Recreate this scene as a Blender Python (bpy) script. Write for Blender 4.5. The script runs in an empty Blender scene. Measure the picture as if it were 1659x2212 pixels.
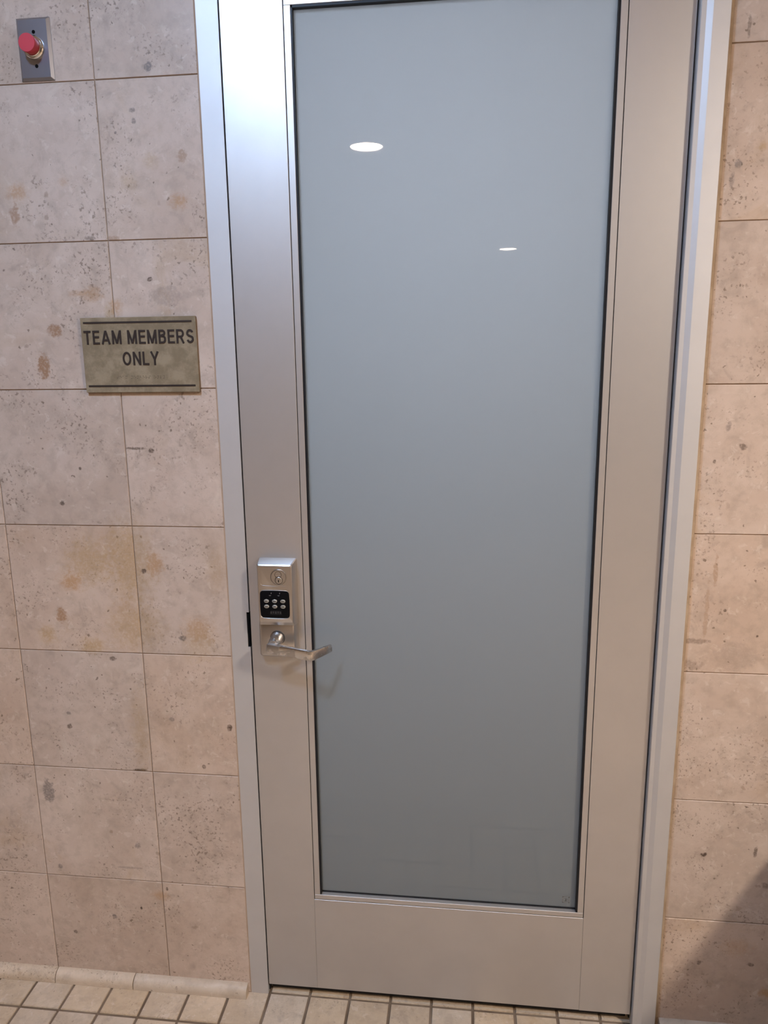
import bpy, bmesh, math, random
from mathutils import Matrix, Vector
random.seed(7)
S = bpy.context.scene
COL = S.collection
PI = math.pi

# ------------------------------------------------------------------ camera
cam_d = bpy.data.cameras.new('camera'); cam = bpy.data.objects.new('camera', cam_d); COL.objects.link(cam)
cam_d.sensor_fit = 'VERTICAL'; cam_d.sensor_height = 24.0
cam_d.lens = 24.0 * 1578.93 / 2212.0
cam_d.clip_start = 0.01
CAM = Vector((0.74685, -1.53141, 1.57795))
pitch, yaw, roll = map(math.radians, (-11.71238, 6.52877, -0.69335))
cam.matrix_world = (Matrix.Translation(CAM) @ Matrix.Rotation(yaw, 4, 'Z') @ Matrix.Rotation(pitch + PI / 2, 4, 'X') @ Matrix.Rotation(roll, 4, 'Z'))
S.camera = cam

# ------------------------------------------------------------------ world, exposure
w = bpy.data.worlds.new('world'); S.world = w; w.use_nodes = True
w.node_tree.nodes['Background'].inputs[0].default_value = (1, .9, .8, 1)
w.node_tree.nodes['Background'].inputs[1].default_value = 0.0
S.view_settings.view_transform = 'Standard'; S.view_settings.look = 'None'
S.view_settings.gamma = 1.0; S.view_settings.use_curve_mapping = False
S.view_settings.exposure = 0.0
S.cycles.use_denoising = True
S.cycles.max_bounces = 8; S.cycles.diffuse_bounces = 5; S.cycles.glossy_bounces = 4
S.cycles.sample_clamp_indirect = 6.0
S.cycles.caustics_reflective = False; S.cycles.caustics_refractive = False

CEIL = 3.0
# downlights: x, y, spot power, colour, lens emission
LIGHTS = [
    (0.00, -1.45, 36, (0.47, 0.67, 1.0), 390, 172, .35, .09, 'cool white recessed ceiling downlight closest to the stone wall and door'),
    (0.05, -3.75, 138, (1.0, 0.80, 0.62), 160, 150, .9, .09, 'warm recessed ceiling downlight, second from the door'),
    (1.26, -8.70, 160, (1.0, 0.82, 0.64), 60, 150, .9, .09, 'warm recessed ceiling downlight far from the door, last of the row'),
    (2.79, -1.90, 565, (1.0, 0.87, 0.75), 90, 165, .6, .15, 'warm recessed ceiling downlight above the added shadow-casting bin'),
]
BACK_POWER = 500.0

# ------------------------------------------------------------------ material helpers
def mat(name):
    m = bpy.data.materials.new(name); m.use_nodes = True
    nt = m.node_tree; nt.nodes.clear()
    out = nt.nodes.new('ShaderNodeOutputMaterial')
    bs = nt.nodes.new('ShaderNodeBsdfPrincipled')
    nt.links.new(bs.outputs[0], out.inputs[0])
    return m, nt, bs
class N:
    """small node-tree writer"""
    def __init__(s, nt): s.nt = nt
    def new(s, t, **k):
        n = s.nt.nodes.new(t)
        for a, b in k.items(): setattr(n, a, b)
        return n
    def put(s, sock, v):
        if hasattr(v, 'is_output') or isinstance(v, bpy.types.NodeSocket): s.nt.links.new(v, sock)
        else: sock.default_value = v
    def math(s, op, a, b=None, clamp=False):
        n = s.new('ShaderNodeMath', operation=op, use_clamp=clamp); s.put(n.inputs[0], a)
        if b is not None: s.put(n.inputs[1], b)
        return n.outputs[0]
    def noise(s, vec, scale, detail=3, rough=.55, dist=0):
        n = s.new('ShaderNodeTexNoise'); s.put(n.inputs['Vector'], vec)
        n.inputs['Scale'].default_value = scale; n.inputs['Detail'].default_value = detail
        n.inputs['Roughness'].default_value = rough; n.inputs['Distortion'].default_value = dist
        return n.outputs[0]
    def ramp(s, x, a, b, lo=0., hi=1.):
        n = s.new('ShaderNodeMapRange', interpolation_type='SMOOTHSTEP'); s.put(n.inputs[0], x)
        n.inputs[1].default_value = a; n.inputs[2].default_value = b; n.inputs[3].default_value = lo; n.inputs[4].default_value = hi
        return n.outputs[0]
    def mix(s, f, a, b, mode='MIX'):
        n = s.new('ShaderNodeMix', data_type='RGBA', blend_type=mode)
        s.put(n.inputs[0], f); s.put(n.inputs[6], a); s.put(n.inputs[7], b)
        return n.outputs[2]
    def vadd(s, a, b):
        n = s.new('ShaderNodeVectorMath', operation='ADD'); s.put(n.inputs[0], a); s.put(n.inputs[1], b); return n.outputs[0]
    def vscale(s, a, f):
        n = s.new('ShaderNodeVectorMath', operation='MULTIPLY'); s.put(n.inputs[0], a); n.inputs[1].default_value = f; return n.outputs[0]
    def bump(s, h, strength, dist):
        n = s.new('ShaderNodeBump'); s.put(n.inputs['Height'], h); n.inputs['Strength'].default_value = strength; n.inputs['Distance'].default_value = dist
        return n.outputs[0]
def rgb(r, g, b): return (r, g, b, 1.0)
def simple(name, col, rough=.5, metal=0., spec=.5, coat=0.):
    m, nt, bs = mat(name)
    bs.inputs['Base Color'].default_value = rgb(*col); bs.inputs['Roughness'].default_value = rough
    bs.inputs['Metallic'].default_value = metal; bs.inputs['Specular IOR Level'].default_value = spec
    bs.inputs['Coat Weight'].default_value = coat
    return m

# fossils, pits and ochre stains that sit at their own place on the wall: x, z, rx, rz, kind, strength
MARKS = []
def stone(name, base1, base2, ochre=.5, speck=.8, rough=.5, marks=(), scale=1.0):
    m, nt, bs = mat(name); k = N(nt)
    tc = k.new('ShaderNodeTexCoord'); oi = k.new('ShaderNodeObjectInfo')
    rnd = k.new('ShaderNodeCombineXYZ'); 
    k.put(rnd.inputs[0], k.math('MULTIPLY', oi.outputs['Random'], 37.0)); k.put(rnd.inputs[1], k.math('MULTIPLY', oi.outputs['Random'], 91.0)); k.put(rnd.inputs[2], k.math('MULTIPLY', oi.outputs['Random'], 53.0))
    p = k.vscale(tc.outputs['Object'], (scale, scale, scale))
    p = k.vadd(p, rnd.outputs[0])
    n1 = k.noise(p, 7, 4, .6, .4)
    c = k.mix(k.ramp(n1, .32, .68), rgb(*base1), rgb(*base2))
    n2 = k.noise(p, 34, 6, .65)
    c = k.mix(k.ramp(n2, .42, .70, 0, .34), c, rgb(.30, .235, .175))
    n2b = k.noise(p, 15, 5, .6, 1.2)
    c = k.mix(k.ramp(n2b, .54, .74, 0, .42), c, rgb(.30, .235, .185))
    c = k.mix(k.ramp(n2b, .25, .42, .30, 0), c, rgb(.66, .56, .46))
    # ochre clouds, only on some of the tiles
    n3 = k.noise(k.vadd(p, (3.3, 1.1, 7.7)), 6.5, 6, .68, .6)
    tile_w = k.ramp(oi.outputs['Random'], .35, .95, .15, 1.0)
    c = k.mix(k.math('MULTIPLY', k.math('MULTIPLY', k.ramp(n3, .54, .72), ochre), tile_w), c, rgb(.36, .235, .115))
    # fine pepper in drifts
    n4 = k.noise(k.vadd(p, (9.1, 4.2, 2.6)), 150, 2, .6)
    drift = k.ramp(k.noise(k.vadd(p, (5.1, 8.2, 1.6)), 9, 3, .6), .44, .66)
    c = k.mix(k.math('MULTIPLY', k.math('MULTIPLY', k.ramp(n4, .57, .68), drift), .75 * speck), c, rgb(.17, .12, .085))
    n5 = k.noise(k.vadd(p, (2.2, 6.4, 3.9)), 62, 4, .7, .8)
    peppery = k.ramp(k.math('FRACT', k.math('MULTIPLY', oi.outputs['Random'], 13.7)), .0, 1.0, .38, 1.0)   # some tiles are far more speckled than others
    c = k.mix(k.math('MULTIPLY', k.math('MULTIPLY', k.ramp(n5, .56, .70), k.ramp(drift, 0, 1, .12, .42)), peppery), c, rgb(.25, .185, .14))
    n6 = k.noise(k.vadd(p, (7.2, 1.4, 8.9)), 48, 3, .6, .5)
    c = k.mix(k.ramp(n6, .58, .72, 0, .35), c, rgb(.66, .56, .48))
    # rings and blobs (fossils), distorted
    pd = k.vadd(p, k.vscale(k.new('ShaderNodeTexNoise').outputs[1], (.0, .0, .0)))
    v = k.new('ShaderNodeTexVoronoi', feature='F1'); v.inputs['Scale'].default_value = 26; v.inputs['Randomness'].default_value = 1
    nz = k.new('ShaderNodeTexNoise'); k.put(nz.inputs['Vector'], p); nz.inputs['Scale'].default_value = 60; nz.inputs['Detail'].default_value = 3
    k.put(v.inputs['Vector'], k.vadd(p, k.vscale(nz.outputs[1], (.022, .022, .022))))
    sep = k.new('ShaderNodeSeparateColor'); k.put(sep.inputs[0], v.outputs['Color'])
    size = k.ramp(sep.outputs[0], .62, 1.0, .0, .20)
    blob = k.ramp(k.math('SUBTRACT', size, v.outputs['Distance']), 0.0, .07)
    c = k.mix(k.math('MULTIPLY', blob, k.math('MULTIPLY', k.math('MULTIPLY', sep.outputs[1], .75 * speck), peppery)), c, k.mix(sep.outputs[2], rgb(.16, .115, .08), rgb(.30, .19, .10)))
    v2 = k.new('ShaderNodeTexVoronoi', feature='F1'); v2.inputs['Scale'].default_value = 75
    k.put(v2.inputs['Vector'], k.vadd(p, k.vscale(nz.outputs[1], (.02, .02, .02))))
    sep2 = k.new('ShaderNodeSeparateColor'); k.put(sep2.inputs[0], v2.outputs['Color'])
    blob2 = k.ramp(k.math('SUBTRACT', k.ramp(sep2.outputs[0], .80, 1.0, 0, .24), v2.outputs['Distance']), 0.0, .08)
    c = k.mix(k.math('MULTIPLY', blob2, .7 * speck), c, rgb(.13, .09, .06))
    if marks:
        g = k.new('ShaderNodeNewGeometry'); wn = k.new('ShaderNodeTexNoise'); k.put(wn.inputs['Vector'], g.outputs['Position'])
        wn.inputs['Scale'].default_value = 70; wn.inputs['Detail'].default_value = 4; wn.inputs['Roughness'].default_value = .65
        wob = k.math('MULTIPLY', k.math('SUBTRACT', wn.outputs[0], .5), 2.6)
        gn = k.new('ShaderNodeTexNoise'); k.put(gn.inputs['Vector'], g.outputs['Position']); gn.inputs['Scale'].default_value = 210; gn.inputs['Detail'].default_value = 3
        grain = k.ramp(gn.outputs[0], .34, .54, .50, 1.0)
        cols = {'brown': rgb(.30, .165, .085), 'rust': rgb(.40, .225, .10), 'grey': rgb(.185, .15, .13), 'dark': rgb(.085, .055, .038), 'ochre': rgb(.38, .25, .115), 'tan': rgb(.36, .245, .165)}
        for (x, z, rx, rz, kind, st) in marks:
            mp = k.new('ShaderNodeMapping', vector_type='TEXTURE'); k.put(mp.inputs[0], g.outputs['Position'])
            mp.inputs['Location'].default_value = (x, 0, z); mp.inputs['Scale'].default_value = (rx, 10, rz)
            ln = k.new('ShaderNodeVectorMath', operation='LENGTH'); k.put(ln.inputs[0], mp.outputs[0])
            soft = 1.25 if kind in ('ochre', 'rust') else .55
            f = k.ramp(k.math('ADD', ln.outputs['Value'], wob), 1.0 - soft * .6, 1.0 + soft * .5, min(1, st * 1.25), 0)
            f = k.math('MULTIPLY', f, grain)
            c = k.mix(f, c, cols[kind])
    # every tile its own shade
    hs = k.new('ShaderNodeHueSaturation'); k.put(hs.inputs['Color'], c)
    k.put(hs.inputs['Value'], k.math('ADD', k.math('MULTIPLY', oi.outputs['Random'], .10), .95))
    k.put(hs.inputs['Saturation'], k.math('ADD', k.math('MULTIPLY', k.math('FRACT', k.math('MULTIPLY', oi.outputs['Random'], 7.3)), .22), .86))
    k.put(bs.inputs['Base Color'], hs.outputs[0])
    bs.inputs['Roughness'].default_value = rough; bs.inputs['Specular IOR Level'].default_value = .35
    h = k.math('SUBTRACT', k.math('MULTIPLY', n2, .4), k.math('MULTIPLY', blob2, .8))
    k.put(bs.inputs['Normal'], k.bump(h, .25, .0012))
    return m
MARKS += []   # filled below before the material is made

def brushed(name, col, rough, metal, var=.04, aniso=0.):
    m, nt, bs = mat(name); k = N(nt)
    tc = k.new('ShaderNodeTexCoord')
    n = k.noise(k.vscale(tc.outputs['Object'], (1, 1, 1)), 9, 5, .6)
    f = k.noise(tc.outputs['Object'], 900, 2, .5)
    c = k.mix(k.ramp(n, .3, .7, 0, 1), rgb(*col), rgb(*[v * (1 - var) for v in col]))
    k.put(bs.inputs['Base Color'], c)
    k.put(bs.inputs['Roughness'], k.math('ADD', k.math('MULTIPLY', n, .06), rough - .03))
    bs.inputs['Metallic'].default_value = metal
    bs.inputs['Anisotropic'].default_value = aniso
    k.put(bs.inputs['Normal'], k.bump(f, .05, .0003))
    return m

for q in [  # (x, z) in metres on the wall, floor at 0
    (-.136, 1.650, .016, .012, 'brown', .75), (-.170, 1.575, .014, .025, 'brown', .8),
    (.113, 2.152, .008, .009, 'grey', .75), (.170, 1.985, .011, .012, 'tan', .8), (.158, 1.900, .018, .013, 'rust', .6),
    (-.045, 1.722, .022, .013, 'rust', .5), (.005, 1.695, .012, .014, 'rust', .6), (-.01, 1.68, .01, .02, 'ochre', .5), 
    (-.075, 1.725, .022, .006, 'rust', .4), (-.04, 1.835, .012, .004, 'dark', .4), (.01, 1.832, .012, .006, 'tan', .7),
    (.085, 1.75, .005, .004, 'dark', .7), (.115, 1.715, .035, .02, 'grey', .28), (-.19, 1.93, .02, .015, 'rust', .55), (-.2, 1.885, .01, .02, 'brown', .6),
    (.055, 1.94, .018, .016, 'ochre', .30), (.105, 1.98, .014, .012, 'ochre', .35), (.075, 2.075, .006, .005, 'grey', .6), (.075, 2.055, .004, .006, 'grey', .6), 
    (-.085, 1.945, .010, .008, 'rust', .35), (.035, 2.035, .003, .003, 'grey', .6),
    (.02, 1.395, .02, .003, 'dark', .6), (.06, 1.39, .006, .005, 'dark', .7), (-.11, 1.35, .004, .004, 'dark', .7), (-.16, 1.27, .006, .006, 'dark', .7),
    (-.11, 1.135, .05, .05, 'ochre', .42), (-.01, 1.135, .05, .09, 'ochre', .45), (.045, 1.13, .02, .025, 'rust', .6), (-.16, 1.085, .024, .02, 'rust', .55),
    (-.19, 1.005, .012, .018, 'brown', .6), (.02, 1.115, .006, .006, 'dark', .7), (-.23, .955, .02, .02, 'ochre', .5), (-.12, .93, .03, .018, 'ochre', .5),
    (-.01, .98, .06, .05, 'ochre', .4), (.14, .975, .03, .03, 'rust', .5), (.10, .955, .010, .006, 'grey', .8), (.14, .94, .04, .04, 'ochre', .3), (.19, 1.12, .02, .05, 'ochre', .3),
    (-.20, .72, .006, .006, 'dark', .6), (-.20, .755, .006, .004, 'grey', .6), (-.03, .613, .018, .003, 'dark', .8), (-.075, .900, .008, .005, 'dark', .6),
    (.20, .735, .006, .008, 'dark', .75), (.13, .63, .004, .005, 'dark', .6), (.06, .75, .006, .005, 'grey', .5), (-.02, .72, .02, .10, 'ochre', .35),
    (-.275, .54, .014, .03, 'grey', .65), (-.265, .33, .006, .006, 'grey', .6), (-.055, .405, .008, .007, 'grey', .55), (-.08, .34, .03, .003, 'grey', .35),
    (-.005, .265, .02, .012, 'rust', .45), (.012, .287, .003, .005, 'dark', .8), (-.06, .225, .003, .004, 'dark', .9), (-.135, .195, .006, .006, 'grey', .7), (-.245, .14, .006, .005, 'dark', .6),
    (1.265, 1.135, .0045, .035, 'tan', .6), (1.253, 1.045, .004, .06, 'tan', .45), (1.297, 1.40, .007, .006, 'dark', .55), (1.267, 1.44, .005, .008, 'grey', .5), (1.245, 1.37, .003, .004, 'dark', .6),
    (1.41, .935, .010, .012, 'grey', .5), (1.43, .89, .010, .010, 'grey', .4), (1.29, .475, .006, .005, 'dark', .8), (1.40, .49, .004, .012, 'dark', .6), (1.44, .405, .02, .008, 'dark', .4),
    (1.22, .93, .03, .01, 'dark', .25), (1.235, .985, .03, .006, 'dark', .35), (1.32, .955, .04, .03, 'grey', .15), (1.36, 1.0, .003, .003, 'dark', .7), (1.29, 1.055, .003, .003, 'dark', .7),
    (1.415, .195, .008, .005, 'dark', .6), (1.46, .12, .02, .012, 'rust', .5), (1.38, .24, .03, .02, 'rust', .25), (1.30, .19, .004, .006, 'dark', .5),
    (1.245, 1.93, .007, .007, 'grey', .6), (1.235, 1.90, .005, .015, 'grey', .4), (1.245, 2.16, .003, .02, 'dark', .4), (1.285, 1.96, .01, .008, 'ochre', .4),
]: MARKS.append(q)

M = {}
TILE_LOOK = ((.535, .418, .338), (.460, .347, .272), .5, 1.0, .42)
M['tile'] = stone('wall limestone', *TILE_LOOK)
M['floor_tile'] = stone('floor limestone', (.56, .445, .325), (.47, .36, .25), .6, .55, .5, scale=1.3)
M['base'] = stone('skirting limestone', (.57, .46, .35), (.50, .40, .30), .35, .8, .45)
def mottled(name, c1, c2, scale, rough=.9):
    m, nt, bs = mat(name); k = N(nt); tc = k.new('ShaderNodeTexCoord')
    k.put(bs.inputs['Base Color'], k.mix(k.ramp(k.noise(tc.outputs['Object'], scale, 5, .6), .35, .65), rgb(*c1), rgb(*c2)))
    bs.inputs['Roughness'].default_value = rough; bs.inputs['Specular IOR Level'].default_value = .2
    return m
M['grout'] = mottled('wall grout', (.40, .30, .22), (.33, .235, .165), 14)
M['floor_grout'] = mottled('floor grout', (.21, .155, .11), (.13, .09, .06), 7)
M['caulk'] = mottled('tan sealant', (.47, .37, .275), (.38, .285, .20), 22, .7)
M['alu'] = brushed('satin silver door paint', (.57, .545, .525), .45, .8)
M['jamb'] = brushed('satin grey frame paint', (.60, .585, .575), .56, .66)
M['nickel'] = brushed('satin nickel', (.60, .578, .56), .30, 1.0, .10)
M['worn'] = None
def worn():
    m, nt, bs = mat('worn nickel'); k = N(nt); tc = k.new('ShaderNodeTexCoord')
    n = k.noise(tc.outputs['Object'], 42, 3, .5, .5)
    f = k.ramp(n, .46, .54)
    k.put(bs.inputs['Base Color'], k.mix(f, rgb(.64, .625, .62), rgb(.47, .45, .435)))
    k.put(bs.inputs['Roughness'], k.math('ADD', k.math('MULTIPLY', f, .12), .24)); bs.inputs['Metallic'].default_value = 1
    return m
M['worn'] = worn()
M['chrome'] = simple('chrome', (.75, .75, .75), .10, 1.0)
M['steel'] = brushed('brushed steel plate', (.34, .35, .40), .33, 1.0, .08)
M['rubber'] = simple('black rubber', (.006, .006, .008), .5, 0, .3)
M['void'] = simple('flat black shade and screws', (.004, .004, .004), .9, 0, .1)  # near-black colour stands in for shade in recesses; screws share it
M['keypad'] = simple('black plastic', (.004, .004, .005), .4, 0, .08)
M['key'] = simple('grey metal key', (.40, .39, .35), .4, .5)
M['keymark'] = simple('dark key print', (.05, .045, .04), .6)
M['dim'] = simple('dim grey print', (.035, .033, .033), .5, 0, .3)
M['led'] = simple('pale led print', (.22, .21, .21), .4)
M['red'] = simple('red plastic button', (.50, .045, .065), .42, 0, .5)
M['ink'] = simple('dark brown sign paint', (.028, .018, .014), .5, 0, .4)
def signmat():
    m, nt, bs = mat('tan sign'); k = N(nt); tc = k.new('ShaderNodeTexCoord')
    n = k.noise(tc.outputs['Object'], 30, 6, .65)
    k.put(bs.inputs['Base Color'], k.mix(k.ramp(n, .38, .66), rgb(.195, .150, .092), rgb(.29, .23, .15)))
    bs.inputs['Roughness'].default_value = .55; bs.inputs['Specular IOR Level'].default_value = .3
    return m
M['sign'] = signmat()
M['sign_edge'] = simple('brown sign edge', (.10, .065, .04), .6)
def glassmat():
    m, nt, bs = mat('frosted glass'); k = N(nt)
    bs.inputs['Base Color'].default_value = rgb(.20, .215, .21); bs.inputs['Roughness'].default_value = .55
    bs.inputs['Specular IOR Level'].default_value = .25
    bs.inputs['Coat Weight'].default_value = 1.0; bs.inputs['Coat Roughness'].default_value = .012; bs.inputs['Coat IOR'].default_value = 1.52
    out = [n for n in nt.nodes if n.type == 'OUTPUT_MATERIAL'][0]
    tr = k.new('ShaderNodeBsdfTranslucent'); tr.inputs[0].default_value = rgb(.62, .655, .70)
    mx = k.new('ShaderNodeMixShader'); mx.inputs[0].default_value = .42
    nt.links.new(bs.outputs[0], mx.inputs[1]); nt.links.new(tr.outputs[0], mx.inputs[2])
    # clear outer face over the frosted body
    gl = k.new('ShaderNodeBsdfGlossy'); gl.inputs['Roughness'].default_value = .012
    fr = k.new('ShaderNodeFresnel'); fr.inputs[0].default_value = 1.5
    mx2 = k.new('ShaderNodeMixShader'); nt.links.new(fr.outputs[0], mx2.inputs[0])
    bs.inputs['Coat Weight'].default_value = 0.0
    nt.links.new(mx.outputs[0], mx2.inputs[1]); nt.links.new(gl.outputs[0], mx2.inputs[2])
    nt.links.new(mx2.outputs[0], out.inputs[0])
    return m
M['glass'] = glassmat()
M['stamp'] = simple('etched stamp', (.17, .17, .165), .5)
M['plaster'] = simple('off white ceiling paint', (.70, .66, .60), .9, 0, .2)
M['room'] = mottled('beige stone cladding', (.50, .42, .34), (.42, .35, .28), 3, .6)
M['backroom'] = simple('dark back room paint', (.09, .09, .09), .9)
M['white'] = simple('white trim ring', (.75, .75, .74), .4)
def emis(name, col, s):
    m = bpy.data.materials.new(name); m.use_nodes = True; nt = m.node_tree; nt.nodes.clear()
    o = nt.nodes.new('ShaderNodeOutputMaterial'); e = nt.nodes.new('ShaderNodeEmission')
    e.inputs[0].default_value = rgb(*col); e.inputs[1].default_value = s; nt.links.new(e.outputs[0], o.inputs[0]); return m
def floormat():
    m, nt, bs = mat('floor of small square tiles'); k = N(nt); tc = k.new('ShaderNodeTexCoord')
    b = k.new('ShaderNodeTexBrick', offset=0.0, squash=1.0); k.put(b.inputs['Vector'], tc.outputs['Object'])
    b.inputs['Color1'].default_value = rgb(.54, .44, .33); b.inputs['Color2'].default_value = rgb(.47, .37, .27); b.inputs['Mortar'].default_value = rgb(.18, .13, .09)
    b.inputs['Scale'].default_value = 1.0; b.inputs['Mortar Size'].default_value = .003; b.inputs['Brick Width'].default_value = .1028; b.inputs['Row Height'].default_value = .1028
    k.put(bs.inputs['Base Color'], b.outputs[0]); bs.inputs['Roughness'].default_value = .5
    return m
M['floor_far'] = floormat()

# ------------------------------------------------------------------ mesh helpers
def link(name, me, m=None, parent=None, kind=None, loc=None):
    o = bpy.data.objects.new(name, me); COL.objects.link(o)
    if m is not None and me is not None and not me.materials: me.materials.append(m)
    if parent is not None: o.parent = parent
    if kind: o['kind'] = kind
    if loc is not None: o.location = loc
    return o
def finish(name, bm, m, parent=None, kind=None, loc=None, smooth=False, bevel=0, seg=2, auto=None):
    bmesh.ops.recalc_face_normals(bm, faces=bm.faces)
    if bevel:
        es = [e for e in bm.edges if len(e.link_faces) == 2 and e.calc_face_angle(0) > .5]
        bmesh.ops.bevel(bm, geom=es, offset=bevel, segments=seg, affect='EDGES', profile=.5)
    me = bpy.data.meshes.new(name); bm.to_mesh(me); bm.free()
    if smooth:
        for p in me.polygons: p.use_smooth = True
        if auto:
            me.set_sharp_from_angle(angle=math.radians(auto))
    return link(name, me, m, parent, kind, loc)
def empty(name, loc=(0, 0, 0), label=None, cat=None, kind=None, group=None):
    o = bpy.data.objects.new(name, None); COL.objects.link(o); o.location = loc; o.empty_display_size = .05
    tag(o, label, cat, kind, group); return o
def tag(o, label=None, cat=None, kind=None, group=None):
    if label: o['label'] = label
    if cat: o['category'] = cat
    if kind: o['kind'] = kind
    if group: o['group'] = group
    return o
def box(bm, a, b):
    """axis-aligned box between two corners"""
    r = bmesh.ops.create_cube(bm, size=1.0)
    for v in r['verts']:
        v.co = Vector([(a[i] + b[i]) / 2 + v.co[i] * (b[i] - a[i]) for i in range(3)])
    return r['verts']
def box_obj(name, a, b, m, parent=None, kind=None, bevel=0, **k):
    bm = bmesh.new(); box(bm, a, b); return finish(name, bm, m, parent, kind, bevel=bevel, **k)
def prism(bm, pts, axis, a, b):
    """polygon in the two other axes, extruded along one axis from a to b"""
    def P(u, v, t): return {'x': (t, u, v), 'y': (u, t, v), 'z': (u, v, t)}[axis]
    A = [bm.verts.new(P(u, v, a)) for u, v in pts]; B = [bm.verts.new(P(u, v, b)) for u, v in pts]
    n = len(pts)
    bm.faces.new(A); bm.faces.new(B[::-1])
    for i in range(n): bm.faces.new((A[i], B[i], B[(i + 1) % n], A[(i + 1) % n]))
def lathe(bm, prof, c, axis=(0, -1, 0), n=32, ring=False):
    """profile of (radius, distance along the axis) spun about the axis through c; closed at both ends"""
    ax = Vector(axis).normalized(); u = ax.orthogonal().normalized(); v = ax.cross(u); c = Vector(c)
    rings = []
    for r, t in prof:
        if r < 1e-6: rings.append([bm.verts.new(c + ax * t)])
        else: rings.append([bm.verts.new(c + ax * t + (u * math.cos(2 * PI * i / n) + v * math.sin(2 * PI * i / n)) * r) for i in range(n)])
    for a, b in zip(rings, rings[1:] + (rings[:1] if ring else [])):
        for i in range(n):
            j = (i + 1) % n
            f = [a[i % len(a)], a[j % len(a)], b[j % len(b)], b[i % len(b)]]
            g = []
            for x in f:
                if x not in g: g.append(x)
            if len(g) > 2: bm.faces.new(g)
    for rg, flip in (() if ring else ((rings[0], 1), (rings[-1], 0))):
        if len(rg) > 2: bm.faces.new(rg[::-1] if flip else rg)
def rrect(x0, x1, z0, z1, r, n=6):
    """rounded rectangle outline"""
    pts = []
    for cx, cz, a0 in ((x1 - r, z1 - r, 0), (x0 + r, z1 - r, 90), (x0 + r, z0 + r, 180), (x1 - r, z0 + r, 270)):
        for i in range(n + 1):
            a = math.radians(a0 + 90 * i / n); pts.append((cx + r * math.cos(a), cz + r * math.sin(a)))
    return pts
def loft(bm, loops, cap=True):
    """bridge loops of equal length (lists of xyz)"""
    L = [[bm.verts.new(p) for p in l] for l in loops]; n = len(L[0])
    for a, b in zip(L, L[1:]):
        for i in range(n): bm.faces.new((a[i], a[(i + 1) % n], b[(i + 1) % n], b[i]))
    if cap: bm.faces.new(L[0][::-1]); bm.faces.new(L[-1])

# ------------------------------------------------------------------ room shell
XL, XR, YB = -3.4, 4.2, -10.6            # room limits
OX0, OX1, OZ = 0.2145, 1.2070, 2.470     # rough opening in the front wall
P = .3048                                # wall tile pitch
def shell(name, label, cat, a, b, m):
    return tag(box_obj(name, a, b, m, None, 'structure'), label, cat)
floor = shell('floor', 'floor of small square beige stone tiles with dark joints', 'floor', (XL, YB, -.10), (XR, 2.2, -.0035), M['floor_grout'])
ceiling = shell('ceiling', 'plain off white ceiling with recessed downlights', 'ceiling', (XL - .2, YB - .2, CEIL), (XR + .2, 2.4, CEIL + .15), M['plaster'])
shell('trim_2', 'off white ceiling beam across the room between the downlights', 'beam', (XL, -5.7, 2.875), (XR, -5.5, CEIL), M['plaster'])
shell('wall_left', 'plain beige stone side wall beyond the push button', 'wall', (XL - .15, YB, 0), (XL, 2.2, CEIL), M['room'])
shell('wall_right', 'plain beige stone side wall on the hinge side of the door', 'wall', (XR, YB, 0), (XR + .15, 2.2, CEIL), M['room'])
shell('wall_back', 'plain beige stone wall facing the door across the room', 'wall', (XL, YB - .15, 0), (XR, YB, CEIL), M['room'])
wf = bmesh.new(); G = .0025
box(wf, (XL, G, 0), (OX0, .15, CEIL)); box(wf, (OX1, G, 0), (XR, .15, CEIL)); box(wf, (OX0, G, OZ), (OX1, .15, CEIL))
wall = tag(finish('wall_front', wf, M['grout'], None, 'structure'), 'beige fossil limestone tiled wall around the metal door', 'wall')
# plain rest of the room's floor, beyond the tiles built one by one
FP = .1028; FX0 = .0575 - 8 * FP; FNX = 20; FY1 = .005 + 2 * FP; FNY = 10
# wall tiles
tile_cache = {}
def tile_mesh(wd, ht, key):
    k = (round(wd, 4), round(ht, 4))
    if k not in tile_cache:
        bm = bmesh.new(); box(bm, (-wd / 2, 0, -ht / 2), (wd / 2, .012, ht / 2))
        bmesh.ops.recalc_face_normals(bm, faces=bm.faces)
        es = [e for e in bm.edges if all(v.co.y < .001 for v in e.verts)]
        bmesh.ops.bevel(bm, geom=es, offset=.0008, segments=1, affect='EDGES')
        me = bpy.data.meshes.new('tile'); bm.to_mesh(me); bm.free(); me.materials.append(M[key]); tile_cache[k] = me
    return tile_cache[k]
def wall_tile(x0, x1, z0, z1, j=.0020):
    x0 += j / 2; x1 -= j / 2; z0 += j / 2; z1 -= j / 2
    me = tile_mesh(x1 - x0, z1 - z0, 'tile')
    mine = [q for q in MARKS if x0 - q[2] < q[0] < x1 + q[2] and z0 - q[3] < q[1] < z1 + q[3]]
    if mine:
        me = me.copy(); me.materials.clear(); me.materials.append(stone('wall limestone', *TILE_LOOK, marks=mine))
    o = link('tile', me, None, wall)
    o.location = ((x0 + x1) / 2, random.uniform(-.0003, .0003), (z0 + z1) / 2)
rows = [(i * P, min((i + 1) * P, CEIL)) for i in range(10)]
for z0, z1 in rows:
    for x0, x1 in ((-5 * P, -4 * P), (-4 * P, -3 * P), (-3 * P, -2 * P), (-2 * P, -P), (-P, 0), (0, .2140)):
        wall_tile(x0, x1, z0, z1)
    for x0, x1 in ((1.2150, 5 * P), (5 * P, 6 * P), (6 * P, 7 * P), (7 * P, 8 * P)):
        wall_tile(x0, x1, z0, z1)
for x0, x1 in ((.2140, 2 * P), (2 * P, 3 * P), (3 * P, 1.2170)):
    wall_tile(x0, x1, 2.4765, 9 * P); wall_tile(x0, x1, 9 * P, CEIL)
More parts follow.
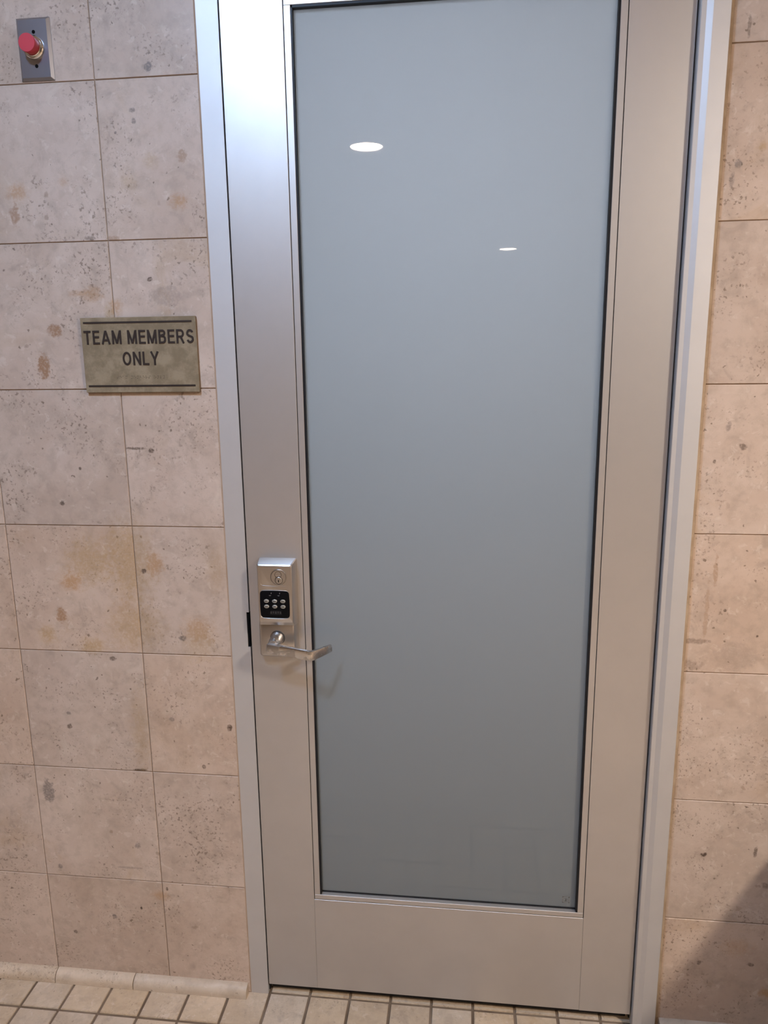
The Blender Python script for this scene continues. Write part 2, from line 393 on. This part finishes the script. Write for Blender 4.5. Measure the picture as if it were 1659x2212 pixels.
# floor tiles, one by one where the picture and its surroundings show them
bm = bmesh.new(); t = FP - .0070; box(bm, (-t / 2, -t / 2, -.009), (t / 2, t / 2, 0))
bmesh.ops.bevel(bm, geom=[e for e in bm.edges if all(v.co.z > -.001 for v in e.verts)], offset=.0012, segments=2, affect='EDGES')
ftm = bpy.data.meshes.new('tile'); bm.to_mesh(ftm); bm.free(); ftm.materials.append(M['floor_tile'])
for i in range(FNX):
    for j in range(FNY):
        o = link('tile', ftm, None, floor); o.location = (FX0 + (i + .5) * FP, FY1 - (j + .5) * FP, random.uniform(-.0006, .0003))
far = bmesh.new()
x1 = FX0 + FNX * FP; y0 = FY1 - FNY * FP
box(far, (XL, YB, -.006), (XR, y0, -.0005)); box(far, (XL, y0, -.006), (FX0, G, -.0005)); box(far, (x1, y0, -.006), (XR, G, -.0005))
finish('tile_field', far, M['floor_far'], floor, 'stuff')
# skirting: quarter-round stone pieces
def skirting(root, pieces, x_end):
    for a, b in pieces:
        bm = bmesh.new()
        prof = [(0, 0)] + [(-.0235 + .0 * i, 0.0) for i in range(1)] + [(-.0235, .008)]
        for i in range(1, 9):
            an = math.radians(90 * i / 8); prof.append((-.0025 - .021 * math.cos(an), .008 + .021 * math.sin(an)))
        prof.append((0, .029))
        prism(bm, prof, 'x', a + .0010, b - .0010)
        finish('skirting_piece', bm, M['base'], root, smooth=True, auto=35)
bl = empty('baseboard_left', (0, 0, 0), 'low rounded beige stone skirting below the tiles on the lock side', 'baseboard', 'structure')
skirting(bl, [(-1.4, -1.1), (-1.1, -.83), (-.83, -.60), (-.60, -.3019), (-.3019, -.0903), (-.0903, .2095)], .2095)
br = empty('baseboard_right', (0, 0, 0), 'low rounded beige stone skirting below the tiles on the hinge side', 'baseboard', 'structure')
skirting(br, [(1.2175, 1.52), (1.52, 1.83), (1.83, 2.13), (2.13, 2.43)], 0)

# ------------------------------------------------------------------ door frame
fr = empty('trim_1', (0.7, 0, 0), 'satin silver metal door frame set flush in the stone wall', 'door frame', 'structure')
fr.location = (0, 0, 0)
SZ0, SZ1 = .9387, 1.0225
bm = bmesh.new()     # latch-side jamb with the slot for the strike
FL0, FL1 = .2155, .2603
prism(bm, [(FL0, 0), (FL1, 0), (FL1, SZ0), (FL1 - .0058, SZ0), (FL1 - .0058, SZ1), (FL1, SZ1), (FL1, 2.468), (FL0, 2.468)], 'y', .0005, .15)
box(bm, (FL1 - .001, .052, 0), (FL1 + .014, .068, 2.42))
finish('latch_jamb', bm, M['jamb'], fr)
box_obj('slot_shade_fill', (FL1 - .0058, .004, SZ0), (FL1 - .0005, .03, SZ1), M['void'], fr)  # black box stands in for the shade inside the slot
box_obj('gap_dark_strip', (FL1 - .0002, .010, .004), (FL1 + .0026, .050, 2.42), M['rubber'], fr)  # black strip added so the door gap reads dark
HJ = [(1.1553, .15), (1.1553, -.0128), (1.1562, -.0138), (1.1645, -.0146), (1.1737, -.0185), (1.1750, -.0190), (1.2050, -.0190), (1.2060, -.0180), (1.2060, .15)]
bm = bmesh.new()
prism(bm, [(x, y) for x, y in HJ], 'z', 0, 2.468)
box(bm, (1.138, .052, 0), (1.1558, .068, 2.42))
finish('hinge_jamb', bm, M['jamb'], fr)
box_obj('gap_dark_strip', (1.1527, .016, .004), (1.1556, .050, 2.42), M['rubber'], fr)  # same dark filler for the hinge-side gap
box_obj('frame_head', (FL1, .0005, 2.424), (1.1553, .15, 2.4685), M['jamb'], fr)
box_obj('caulk_bead', (1.2057, -.0010, .03), (1.2161, .02, 2.4685), M['caulk'], fr)
bm = bmesh.new()
for i in range(60):       # uneven sealant along the chipped tile edge
    z = i * 2.4685 / 60; wv = random.uniform(.0004, .0014)
    box(bm, (.2135 - wv * .4, .0006 - wv * .3, z), (.2158, .02, z + 2.4685 / 60))
finish('caulk_bead', bm, M['grout'], fr)

# ------------------------------------------------------------------ door
door = empty('door_1', (1.155, 0, .03), 'silver metal door with tall frosted glass pane and keypad lever lock', 'door', 'structure')
def dpart(name, bm, m, **k):
    o = finish(name, bm, m, None, **k); o.parent = door; o.matrix_parent_inverse = door.matrix_world.inverted(); return o
DL, DR, DZ0, DZ1, DT = .2634, 1.1524, .030, 2.420, .045
BL0, BR1, BZ0, BZ1 = .3886, 1.0322, .2871, 2.2580     # outer edge of the glazing beads
BW = .0143
bpy.context.view_layer.update()
def dput(o): o.parent = door; o.matrix_parent_inverse = Matrix.Translation(-Vector(door.location)); return o
bm = bmesh.new(); box(bm, (DL, 0, DZ0), (BL0 - .0005, DT, DZ1)); dput(finish('latch_stile', bm, M['alu'], bevel=.0006, seg=1))
bm = bmesh.new(); prism(bm, [(BR1 + .0005, DT), (BR1 + .0005, 0), (DR - .0012, 0), (DR - .0004, .0004), (DR, .0012), (DR, DT)], 'z', DZ0, DZ1)
dput(finish('hinge_stile', bm, M['alu']))
bm = bmesh.new(); box(bm, (BL0 - .0004, .0002, DZ0), (BR1 + .0004, DT, BZ0 - .0007)); dput(finish('bottom_rail', bm, M['alu'], bevel=.0006, seg=1))
bm = bmesh.new(); box(bm, (BL0 - .0004, .0002, BZ1 + .0007), (BR1 + .0004, DT, DZ1)); dput(finish('top_rail', bm, M['alu'], bevel=.0006, seg=1))
# inner core behind the bead joints, so that no light comes through
bm = bmesh.new(); GD = .0125
for a, b in (((BL0 - .002, .0207, BZ0 - .002), (BL0 + .0185, DT - .002, BZ1 + .002)), ((BR1 - .0190, .0207, BZ0 - .002), (BR1 + .002, DT - .002, BZ1 + .002)),
             ((BL0 + .0185, .0207, BZ0 - .002), (BR1 - .0190, DT - .002, BZ0 + .0170)), ((BL0 + .0185, .0207, BZ1 - .0185), (BR1 - .0190, DT - .002, BZ1 + .002))): box(bm, a, b)
dput(finish('glazing_channel', bm, M['rubber']))
def bead(pts, axis, a, b, m='alu'):
    bm = bmesh.new(); prism(bm, pts, axis, a, b); return dput(finish('glazing_bead', bm, M[m], bevel=.0005, seg=1))
gap = .0011
bead([(BL0 + gap, 0), (BL0 + BW, 0), (BL0 + BW, .012), (BL0 + gap, .020)], 'z', BZ0 + .0136, BZ1 - BW)
bead([(BR1 - BW, 0), (BR1 - gap, 0), (BR1 - gap, .020), (BR1 - BW, .012)], 'z', BZ0 + .0136, BZ1 - BW)
bead([(0, BZ0 + gap), (0, BZ0 + .0133), (.0120, BZ0 + .0139), (.020, BZ0 + gap)], 'x', BL0 + gap, BR1 - gap)
bead([(0, BZ1 - BW + .0003), (0, BZ1 - gap), (.020, BZ1 - gap), (.012, BZ1 - BW)], 'x', BL0 + gap, BR1 - gap)
gx0, gx1, gz0, gz1 = BL0 + BW, BR1 - BW, BZ0 + .0139, BZ1 - BW
bm = bmesh.new()     # black gasket lining the reveal
box(bm, (gx0 - .0003, .0012, gz0), (gx0 + .0034, GD + .004, gz1)); box(bm, (gx1 - .0042, .0012, gz0), (gx1 + .0003, GD + .004, gz1))
box(bm, (gx0, .0012, gz1 - .0042), (gx1, GD + .004, gz1 + .0003)); box(bm, (gx0, .0106, gz0 - .001), (gx1, GD + .004, gz0 + .0032))
dput(finish('gasket', bm, M['rubber']))
bm = bmesh.new(); box(bm, (gx0 - .004, GD, gz0 - .003), (gx1 + .004, GD + .008, gz1 + .004)); dput(finish('glass_pane', bm, M['glass']))
bm = bmesh.new()     # small etched stamp low in the pane's corner
for dx, dz, ww, hh in ((0, .0145, .017, .0022), (0, 0, .0022, .0165), (.0148, 0, .0022, .0165), (0, 0, .017, .0018), (.0045, .004, .008, .0022), (.0045, .009, .008, .0022), (.0072, .004, .0025, .007)):
    box(bm, (.9835 + dx, GD - .0002, .3155 + dz), (.9835 + dx + ww, GD + .0005, .3155 + dz + hh))
dput(finish('glass_stamp', bm, M['stamp']))
bm = bmesh.new(); box(bm, (DL + .003, .020, .004), (DR - .006, .034, DZ0 + .004)); dput(finish('under_door_blocker', bm, M['rubber']))  # black strip added to stop light and darken the gap below the door

# keypad lever lock: one housing, its pieces as sub-parts
def prof_loop(x0, x1, z0, z1, r, y): return [(x, y, z) for x, z in rrect(x0, x1, z0, z1, r)]
bm = bmesh.new()
loft(bm, [prof_loop(.2865, .3742, .9215, 1.010, .007, .001), prof_loop(.2865, .3742, .9215, 1.010, .007, -.004), prof_loop(.2895, .3712, .9275, 1.010, .007, -.0205), prof_loop(.2912, .3692, .9300, 1.008, .007, -.0232), prof_loop(.2930, .3672, .9320, 1.006, .006, -.0240)])
loft(bm, [prof_loop(.2900, .3756, 1.0000, 1.1520, .003, .001), prof_loop(.2905, .3752, 1.0020, 1.1515, .003, -.006), prof_loop(.2940, .3735, 1.0060, 1.1480, .003, -.0310), prof_loop(.2950, .3722, 1.0120, 1.1462, .003, -.0355), prof_loop(.2968, .3705, 1.0150, 1.1435, .003, -.0372)])
lock = dput(finish('keypad_lock', bm, M['nickel'], smooth=True, auto=28)); tag(lock, 'satin nickel housing with black keypad and lever')
def lput(o): o.parent = lock; o.matrix_parent_inverse = (Matrix.Translation(Vector(door.location)) @ lock.matrix_parent_inverse).inverted() if False else Matrix.Identity(4); return o
FY = -.0372
# ridge shaped to catch light, standing in for a recessed panel's bright edge
def ridge(bm, path, r):
    loops = []
    for i, (x, z) in enumerate(path):
        a_ = Vector(path[max(i - 1, 0)]); b_ = Vector(path[min(i + 1, len(path) - 1)]); t_ = (b_ - a_).normalized(); nn = Vector((-t_.y, t_.x))
        loops.append([(x + nn.x * r * u, FY + .0003 - v * r * 1.3, z + nn.y * r * u) for u, v in ((-1, 0), (-.6, .8), (.6, .8), (1, 0))])
    loft(bm, loops)
bm = bmesh.new(); ridge(bm, [(.3016, 1.1330), (.3014, 1.1200), (.3014, 1.1080)] + [(.3064 - .005 * math.cos(math.radians(t)), 1.1040 - .005 * math.sin(math.radians(t))) for t in range(0, 91, 15)] + [(.3200, 1.0978), (.3340, 1.0972), (.3480, 1.0975), (.3590, 1.0983)], .0007)
lput(finish('edge_light_ridge', bm, M['nickel'], smooth=True, auto=60))
cx, cz = .3432, 1.1185
bm = bmesh.new(); lathe(bm, [(0.0182, -.001), (.0182, .0014), (.0174, .0018), (.0172, .0010), (.0164, .0010), (.0160, .0020), (0, .0020)], (cx, FY - .0006, cz)); cyl = lput(finish('lock_cylinder', bm, M['nickel'], smooth=True, auto=30))
bm = bmesh.new()
lathe(bm, [(.0182, 0), (.0182, .0003), (.0168, .0003), (.0168, 0)], (cx, FY - .0014, cz), n=40, ring=True)
lathe(bm, [(.0086, 0), (.0086, .0003), (.0078, .0003), (.0078, 0)], (cx + .0005, FY - .0026, cz - .0065), n=28, ring=True)
lathe(bm, [(.0075, 0), (.0075, .0003), (.0068, .0003), (.0068, 0)], (cx - .0005, FY - .0026, cz + .0062), n=28, ring=True)
box(bm, (cx - .0006, FY - .0043, cz - .0105), (cx + .0012, FY - .0020, cz - .0050))
lput(finish('keyway_shade', bm, M['void']))  # proud black rings and bar, shade of gaps and keyhole put into colour
bm = bmesh.new(); lathe(bm, [(.0074, 0), (.0074, .0012), (.0066, .0017), (0, .0019)], (cx + .0005, FY - .0022, cz - .0065), n=28); 
bmesh.ops.delete(bm, geom=[], context='VERTS')
box(bm, (cx - .006, FY - .0036, cz + .0028), (cx + .0055, FY - .002, cz + .0042))
lput(finish('cylinder_core', bm, M['nickel'], smooth=True, auto=30))
# keypad panel: rounded and slightly barrel-shaped
def barrel(x0, x1, z0, z1, r, y, bulge=.0010):
    pts = []
    for x, z in rrect(x0, x1, z0, z1, r, 5):
        u = (x - (x0 + x1) / 2) / ((x1 - x0) / 2); v = (z - (z0 + z1) / 2) / ((z1 - z0) / 2)
        pts.append((x + bulge * u * (1 - v * v), y, z + bulge * v * (1 - u * u)))
    return pts
kx0, kx1, kz0, kz1 = .3003, .3642, 1.0255, 1.0865
def dens(f):  # extra points along the straight sides
    out = []
    for a, b in zip(f, f[1:] + f[:1]):
        L = math.dist(a, b); n = max(1, int(L / .006)); out += [tuple(a[i] + (b[i] - a[i]) * t / n for i in range(3)) for t in range(n)]
    return out
def barrel2(g, y):
    pts = []
    for x, _, z in dens([(x, 0, z) for x, z in rrect(kx0 - g, kx1 + g, kz0 - g, kz1 + g, .006 + g, 5)]):
        u = (x - (kx0 + kx1) / 2) / ((kx1 - kx0) / 2); v = (z - (kz0 + kz1) / 2) / ((kz1 - kz0) / 2)
        pts.append((x + .0012 * u * max(0, 1 - v * v), y, z + .0012 * v * max(0, 1 - u * u)))
    return pts
bm = bmesh.new(); loft(bm, [barrel2(.0012, FY + .001), barrel2(.0012, FY - .0007), barrel2(.0006, FY - .0010), barrel2(0, FY - .0004)])
lput(finish('keypad_bezel', bm, M['nickel'], smooth=True, auto=40))
bm = bmesh.new(); loft(bm, [barrel2(-.0001, FY), barrel2(-.0001, FY - .0008), barrel2(-.0010, FY - .0012)])
lput(finish('keypad_panel', bm, M['keypad'], smooth=True, auto=40))
KX = (.3138, .3322, .3507); KZ = (1.0640, 1.0515)
for z in KZ:
    for x in KX:
        bm = bmesh.new()
        loops = []
        for s, y in ((1, FY), (1, FY - .0024), (.86, FY - .0031), (.5, FY - .0033)):
            loops.append([(x + .0056 * s * math.cos(2 * PI * i / 24), y, z + .0041 * s * math.sin(2 * PI * i / 24)) for i in range(24)])
        loft(bm, loops); lput(finish('key_button', bm, M['key'], smooth=True, auto=45))
bm = bmesh.new()
for z in KZ:          # the worn, unreadable dark print on each key
    for i, x in enumerate(KX):
        box(bm, (x - .0026, FY - .00345, z - .0013), (x - .0006, FY - .0032, z + .0013)); box(bm, (x + .0004, FY - .00345, z - .0013), (x + .0025, FY - .0032, z + .0012))
        box(bm, (x - .0032, FY - .00342, z - .0003), (x + .0032, FY - .0032, z + .0004))
lput(finish('key_print', bm, M['keymark']))
bm = bmesh.new()
for x in (.3228, .3418):        # two small indicator marks above the keys
    prism(bm, [(x - .0034, 1.0772), (x - .0010, 1.0757), (x + .0014, 1.0762), (x + .0018, 1.0770), (x - .0010, 1.0768)], 'y', FY - .0014, FY - .0008)
    prism(bm, [(x + .0016, 1.0800), (x + .0032, 1.0815), (x + .0028, 1.0838), (x + .0018, 1.0825)], 'y', FY - .0014, FY - .0008)
lput(finish('indicator_print', bm, M['led']))
bm = bmesh.new()          # faint worn emblem under the keys
for a in range(5): box(bm, (.3215 + a * .0052, FY - .0014, 1.0350 + (.0006 if a % 2 else 0)), (.3215 + a * .0052 + .0036, FY - .0008, 1.0398))
box(bm, (.3205, FY - .0013, 1.0334), (.3470, FY - .0008, 1.0340)); box(bm, (.3225, FY - .0013, 1.0408), (.3460, FY - .0008, 1.0413))
lput(finish('emblem_print', bm, M['dim']))
# lever: spindle collar, shaft, bent blade
sx, sz = .3315, .9735
bm = bmesh.new(); lathe(bm, [(.0166, 0), (.0166, .0015), (.0156, .0022), (.0156, .0004), (0, .0004)], (sx, -.0232, sz), n=40); lput(finish('lever_rose', bm, M['rubber'], smooth=True, auto=35))
bm = bmesh.new()
lathe(bm, [(.0145, -.002), (.0145, .020), (.0138, .034), (.0120, .0385), (0, .0400)], (sx, -.0236, sz), axis=(-.0, -1, -.12), n=40)
# blade centre line, half height, half thickness
CL = [(.3172, -.0612, .9655, .0072, .0040), (.3190, -.0622, .9653, .0098, .0062), (.3330, -.0645, .9640, .0112, .0075), (.3500, -.0665, .9620, .0112, .0058), (.3750, -.0690, .9590, .0113, .0044),
      (.4010, -.0715, .9555, .0114, .0040), (.4115, -.0726, .9540, .0114, .0040), (.4165, -.0722, .9533, .0113, .0042), (.4205, -.0690, .9532, .0112, .0040), (.4300, -.0590, .9540, .0105, .0036), (.4430, -.0440, .9552, .0095, .0032), (.4530, -.0320, .9562, .0086, .0028), (.4545, -.0303, .9563, .0074, .0018)]
loops = []
for i, (x, y, z, hh, th) in enumerate(CL):
    a = Vector(CL[max(i - 1, 0)][:3]); b = Vector(CL[min(i + 1, len(CL) - 1)][:3]); t_ = (b - a).normalized()
    nrm = t_.cross(Vector((0, 0, 1))).normalized(); up = nrm.cross(t_).normalized(); c = Vector((x, y, z))
    l = []
    for u, v in ((1, .72), (.86, .93), (.55, 1), (-.55, 1), (-.86, .93), (-1, .72), (-1, -.72), (-.86, -.93), (-.55, -1), (.55, -1), (.86, -.93), (1, -.72)):
        l.append(tuple(c + nrm * u * th + up * v * hh))
    loops.append(l)
loft(bm, loops)
lput(finish('lever_handle', bm, M['worn'], smooth=True, auto=32))

# ------------------------------------------------------------------ sign
sg = empty('wall_sign', (.0535, 0, 1.5165), 'tan rectangular sign reading TEAM MEMBERS ONLY in dark letters, on the stone wall', 'sign')
def sput(o): o.parent = sg; o.matrix_parent_inverse = Matrix.Translation(-Vector(sg.location)); return o
SX0, SX1, SZA, SZB = -.0735, .1805, 1.5165, 1.6740
sput(box_obj('sign_backing', (SX0 + .0006, -.0035, SZA), (SX1 - .0004, .0006, SZB - .001), M['sign_edge']))
sput(box_obj('sign_plate', (SX0, -.0080, SZA + .0006), (SX1, -.0035, SZB), M['sign'], bevel=.0005, seg=1))
for z in (1.6615, 1.5290): sput(box_obj('sign_bar', (-.0668, -.0088, z), (.1722, -.0078, z + .0038), M['ink']))
def arc(cx, cz, rx, rz, a0, a1, n=10):
    return [(cx + rx * math.cos(math.radians(a0 + (a1 - a0) * i / n)), cz + rz * math.sin(math.radians(a0 + (a1 - a0) * i / n))) for i in range(n + 1)]
SW = .152; h = SW / 2
GLYPH = {   # stroke centre lines in a cell one unit high: (advance, strokes)
    'T': (.60, [[(0, 1 - h), (.60, 1 - h)], [(.30, 1 - h), (.30, 0)]]),
    'E': (.56, [[(.56, 1 - h), (h, 1 - h), (h, h), (.56, h)], [(h, .53), (.52, .53)]]),
    'A': (.74, [[(h * .9, 0), (.37, 1 - .02)], [(.74 - h * .9, 0), (.37, 1 - .02)], [(.16, .30), (.58, .30)]]),
    'M': (.78, [[(h, 0), (h, 1)], [(.78 - h, 0), (.78 - h, 1)], [(h + .01, .97), (.39, .05)], [(.78 - h - .01, .97), (.39, .05)]]),
    'B': (.60, [[(h, 0), (h, 1)], [(h, 1 - h), (.33, 1 - h)] + arc(.33, .765, .17, .1575, 90, -90) + [(h, .54)], [(h, .54), (.34, .54)] + arc(.34, .309, .185, .2315, 90, -90) + [(h, h)]]),
    'R': (.66, [[(h, 0), (h, 1)], [(h, 1 - h), (.36, 1 - h)] + arc(.36, .70, .19, .2225, 90, -90) + [(h, .4775)], [(.34, .47), (.575, 0)]]),
    'S': (.60, [arc(.30, .70, .215, .2225, 18, 215, 12)[:-1] + [(.20, .545), (.40, .465)] + arc(.30, .295, .22, .2175, 38, -165, 12)]),
    'O': (.72, [arc(.36, .5, .2825, .4225, 0, 360, 28)]),
    'N': (.66, [[(h, 0), (h, 1)], [(.66 - h, 0), (.66 - h, 1)], [(h + .01, .96), (.66 - h - .01, .04)]]),
    'L': (.52, [[(h, 1), (h, h), (.52, h)]]),
    'Y': (.66, [[(h * .6, 1), (.33, .42)], [(.66 - h * .6, 1), (.33, .42)], [(.33, .46), (.33, 0)]]),
    ' ': (.20, []), }
def text(body, x0, x1, z0, z1, name):
    bm = bmesh.new(); total = sum(GLYPH[c][0] + .155 for c in body) - .155; H = z1 - z0; kx = (x1 - x0) / (total * H); pen = 0
    for ch in body:
        adv, strokes = GLYPH[ch]
        for si, st in enumerate(strokes):
            n = len(st); ring = math.dist(st[0], st[-1]) < 1e-4; A = []; B = []
            for i in range(n):
                p = Vector(st[i]).to_2d()
                prv = Vector(st[i - 1]) if i else (Vector(st[n - 2]) if ring else None); nxt = Vector(st[i + 1]) if i < n - 1 else (Vector(st[1]) if ring else None)
                d1 = (p - prv).normalized() if prv is not None else None; d2 = (nxt - p).normalized() if nxt is not None else None
                if d1 is None: d1 = d2
                if d2 is None: d2 = d1
                t_ = (d1 + d2).normalized(); nn = Vector((-t_.y, t_.x)); mlen = h / max(.5, nn.dot(Vector((-d1.y, d1.x))))
                A.append(p + nn * mlen); B.append(p - nn * mlen)
            def V3(q, y): return bm.verts.new((x0 + (pen + q.x) * H * kx, y, z0 + q.y * H))
            T = [[V3(q, y) for q in L_] for L_ in (A, B) for y in (-.0078, -.0090 - .00006 * si)]
            for i in range(n - 1):
                bm.faces.new((T[1][i], T[1][i + 1], T[3][i + 1], T[3][i])); bm.faces.new((T[0][i], T[0][i + 1], T[1][i + 1], T[1][i])); bm.faces.new((T[2][i], T[2][i + 1], T[3][i + 1], T[3][i]))
            if not ring:
                for i in (0, -1): bm.faces.new((T[0][i], T[1][i], T[3][i], T[2][i]))
        pen += adv + .155
    return sput(finish(name, bm, M['ink']))
text('TEAM MEMBERS', -.0680, .1750, 1.6185, 1.6472, 'lettering')
text('ONLY', .0150, .0950, 1.5742, 1.6025, 'lettering')
BR = {'t': '2345', 'e': '15', 'a': '1', 'm': '134', 'b': '12', 'r': '1235', 's': '234', 'o': '135', 'n': '1345', 'l': '123', 'y': '13456', ' ': ''}
bm = bmesh.new()
for i, ch in enumerate('team members only'):
    for d in BR[ch]:
        d = int(d) - 1; lathe(bm, [(.0008, 0), (.0006, .0005), (0, .0008)], (-.0008 + i * .00645 + (d // 3) * .0024, -.0079, 1.5515 - (d % 3) * .0024), n=8)
sput(finish('braille', bm, M['sign_edge'], smooth=True))

# ------------------------------------------------------------------ emergency push button
bt = empty('push_button', (-.1175, 0, 2.137), 'red push button on a steel wall plate, high on the stone wall', 'push button')
def bput(o): o.parent = bt; o.matrix_parent_inverse = Matrix.Translation(-Vector(bt.location)); return o
x0, x1, z0, z1 = -.1525, -.0824, 2.1367, 2.2510
bm = bmesh.new(); loft(bm, [prof_loop(x0, x1, z0, z1, .001, .0005), prof_loop(x0, x1, z0, z1, .001, -.0012), prof_loop(x0 + .0052, x1 - .0052, z0 + .0048, z1 - .0048, .001, -.0062)])
bput(finish('wall_plate', bm, M['steel']))
bx, bz = -.1172, 2.1955
bm = bmesh.new(); lathe(bm, [(.0215, 0), (.0215, .004), (.0200, .0058), (.0188, .0058), (.0188, .009), (.0175, .010), (.0155, .010), (0, .010)], (bx, -.0058, bz), n=40); bput(finish('collar', bm, M['chrome'], smooth=True, auto=30))
bm = bmesh.new(); lathe(bm, [(.0150, .004), (.0155, .010), (.0165, .018), (.0172, .0255), (.0166, .0270), (0, .0272)], (bx, -.0058, bz), n=40); bput(finish('red_button', bm, M['red'], smooth=True, auto=40))
for z in (2.2238, 2.1622):
    bm = bmesh.new(); lathe(bm, [(.0036, 0), (.0034, .0006), (.0026, .0009), (0, .0009)], (-.1155, -.0060, z), n=20); sc = bput(finish('screw', bm, M['void'], smooth=True, auto=40))

# ------------------------------------------------------------------ downlights
for x, y, pw, col, em, ang, bl_, soft, lab in LIGHTS:
    d = empty('ceiling_downlight', (x, y, CEIL), lab, 'downlight', None, 'recessed ceiling downlights')
    bm = bmesh.new(); lathe(bm, [(.108, .03), (.108, -.004), (.116, -.009), (.128, -.006), (.130, .001)], (0, 0, 0), axis=(0, 0, 1), n=48); o = finish('trim_ring', bm, M['white'], d, smooth=True, auto=40)
    bm = bmesh.new(); lathe(bm, [(.108, .004), (.108, -.002), (0, -.002)], (0, 0, 0), axis=(0, 0, 1), n=48); finish('lens', bm, emis('lens glow', col, em), d)
    ld = bpy.data.lights.new('downlight_lamp', 'SPOT'); ld.energy = pw; ld.color = col; ld.shadow_soft_size = soft; ld.spot_size = math.radians(ang); ld.spot_blend = bl_
    lo = bpy.data.objects.new('downlight_lamp', ld); COL.objects.link(lo); lo.parent = d; lo.location = (0, 0, -.02)
# the room behind the frosted pane
bk = bmesh.new(); 
shell('wall_back_room', 'dark plain wall of the room behind the frosted glass', 'wall', (XL, 2.2, 0), (XR, 2.35, CEIL), M['backroom'])
pn = empty('pane_backlight', (.74, .92, 2.0), 'added white globe, unseen, lighting the frosted door glass from behind', 'lamp')  # lamp added out of sight to make the pane glow from behind
bm = bmesh.new(); lathe(bm, [(0, -.12)] + [(.12 * math.sin(math.radians(a_)), -.12 * math.cos(math.radians(a_))) for a_ in range(15, 166, 15)] + [(.03, .12), (.03, .15), (.004, .155), (.004, CEIL - 2.0 - .02), (.05, CEIL - 2.0 - .02), (.05, CEIL - 2.0)], (0, 0, 0), axis=(0, 0, 1), n=28)
finish('cord_and_cap', bm, M['white'], pn, smooth=True, auto=40)
bm = bmesh.new(); lathe(bm, [(0, -.125)] + [(.125 * math.sin(math.radians(a_)), -.125 * math.cos(math.radians(a_))) for a_ in range(15, 151, 15)] + [(.062, .108), (.0, .108)], (0, 0, 0), axis=(0, 0, 1), n=28)
finish('globe', bm, emis('globe glow', (.93, .955, 1.0), BACK_POWER), pn, smooth=True)
# added bin, out of view, put in to cast the diagonal corner shadow
bn = empty('added_shade_bin', (1.70, -.23, 0), 'added square steel bin, out of view, casting the shadow on the hinge side wall', 'bin')
def bnput(o): o.parent = bn; o.matrix_parent_inverse = Matrix.Translation(-Vector(bn.location)); return o
bnput(box_obj('body', (1.514, -.440, .015), (1.890, -.026, .560), M['steel'], bevel=.004))
bnput(box_obj('plinth', (1.525, -.43, 0), (1.880, -.036, .015), M['rubber']))
bm = bmesh.new(); loft(bm, [[(1.512, -.442, .5605), (1.892, -.442, .5605), (1.892, -.0245, .5605), (1.512, -.0245, .5605)], [(1.512, -.442, .620), (1.892, -.442, .620), (1.892, -.0245, .620), (1.512, -.0245, .620)], [(1.524, -.43, .628), (1.88, -.43, .628), (1.88, -.036, .628), (1.524, -.036, .628)]])
bnput(finish('lid', bm, M['steel']))
bnput(box_obj('swing_flap', (1.555, -.4435, .575), (1.85, -.441, .612), M['rubber']))
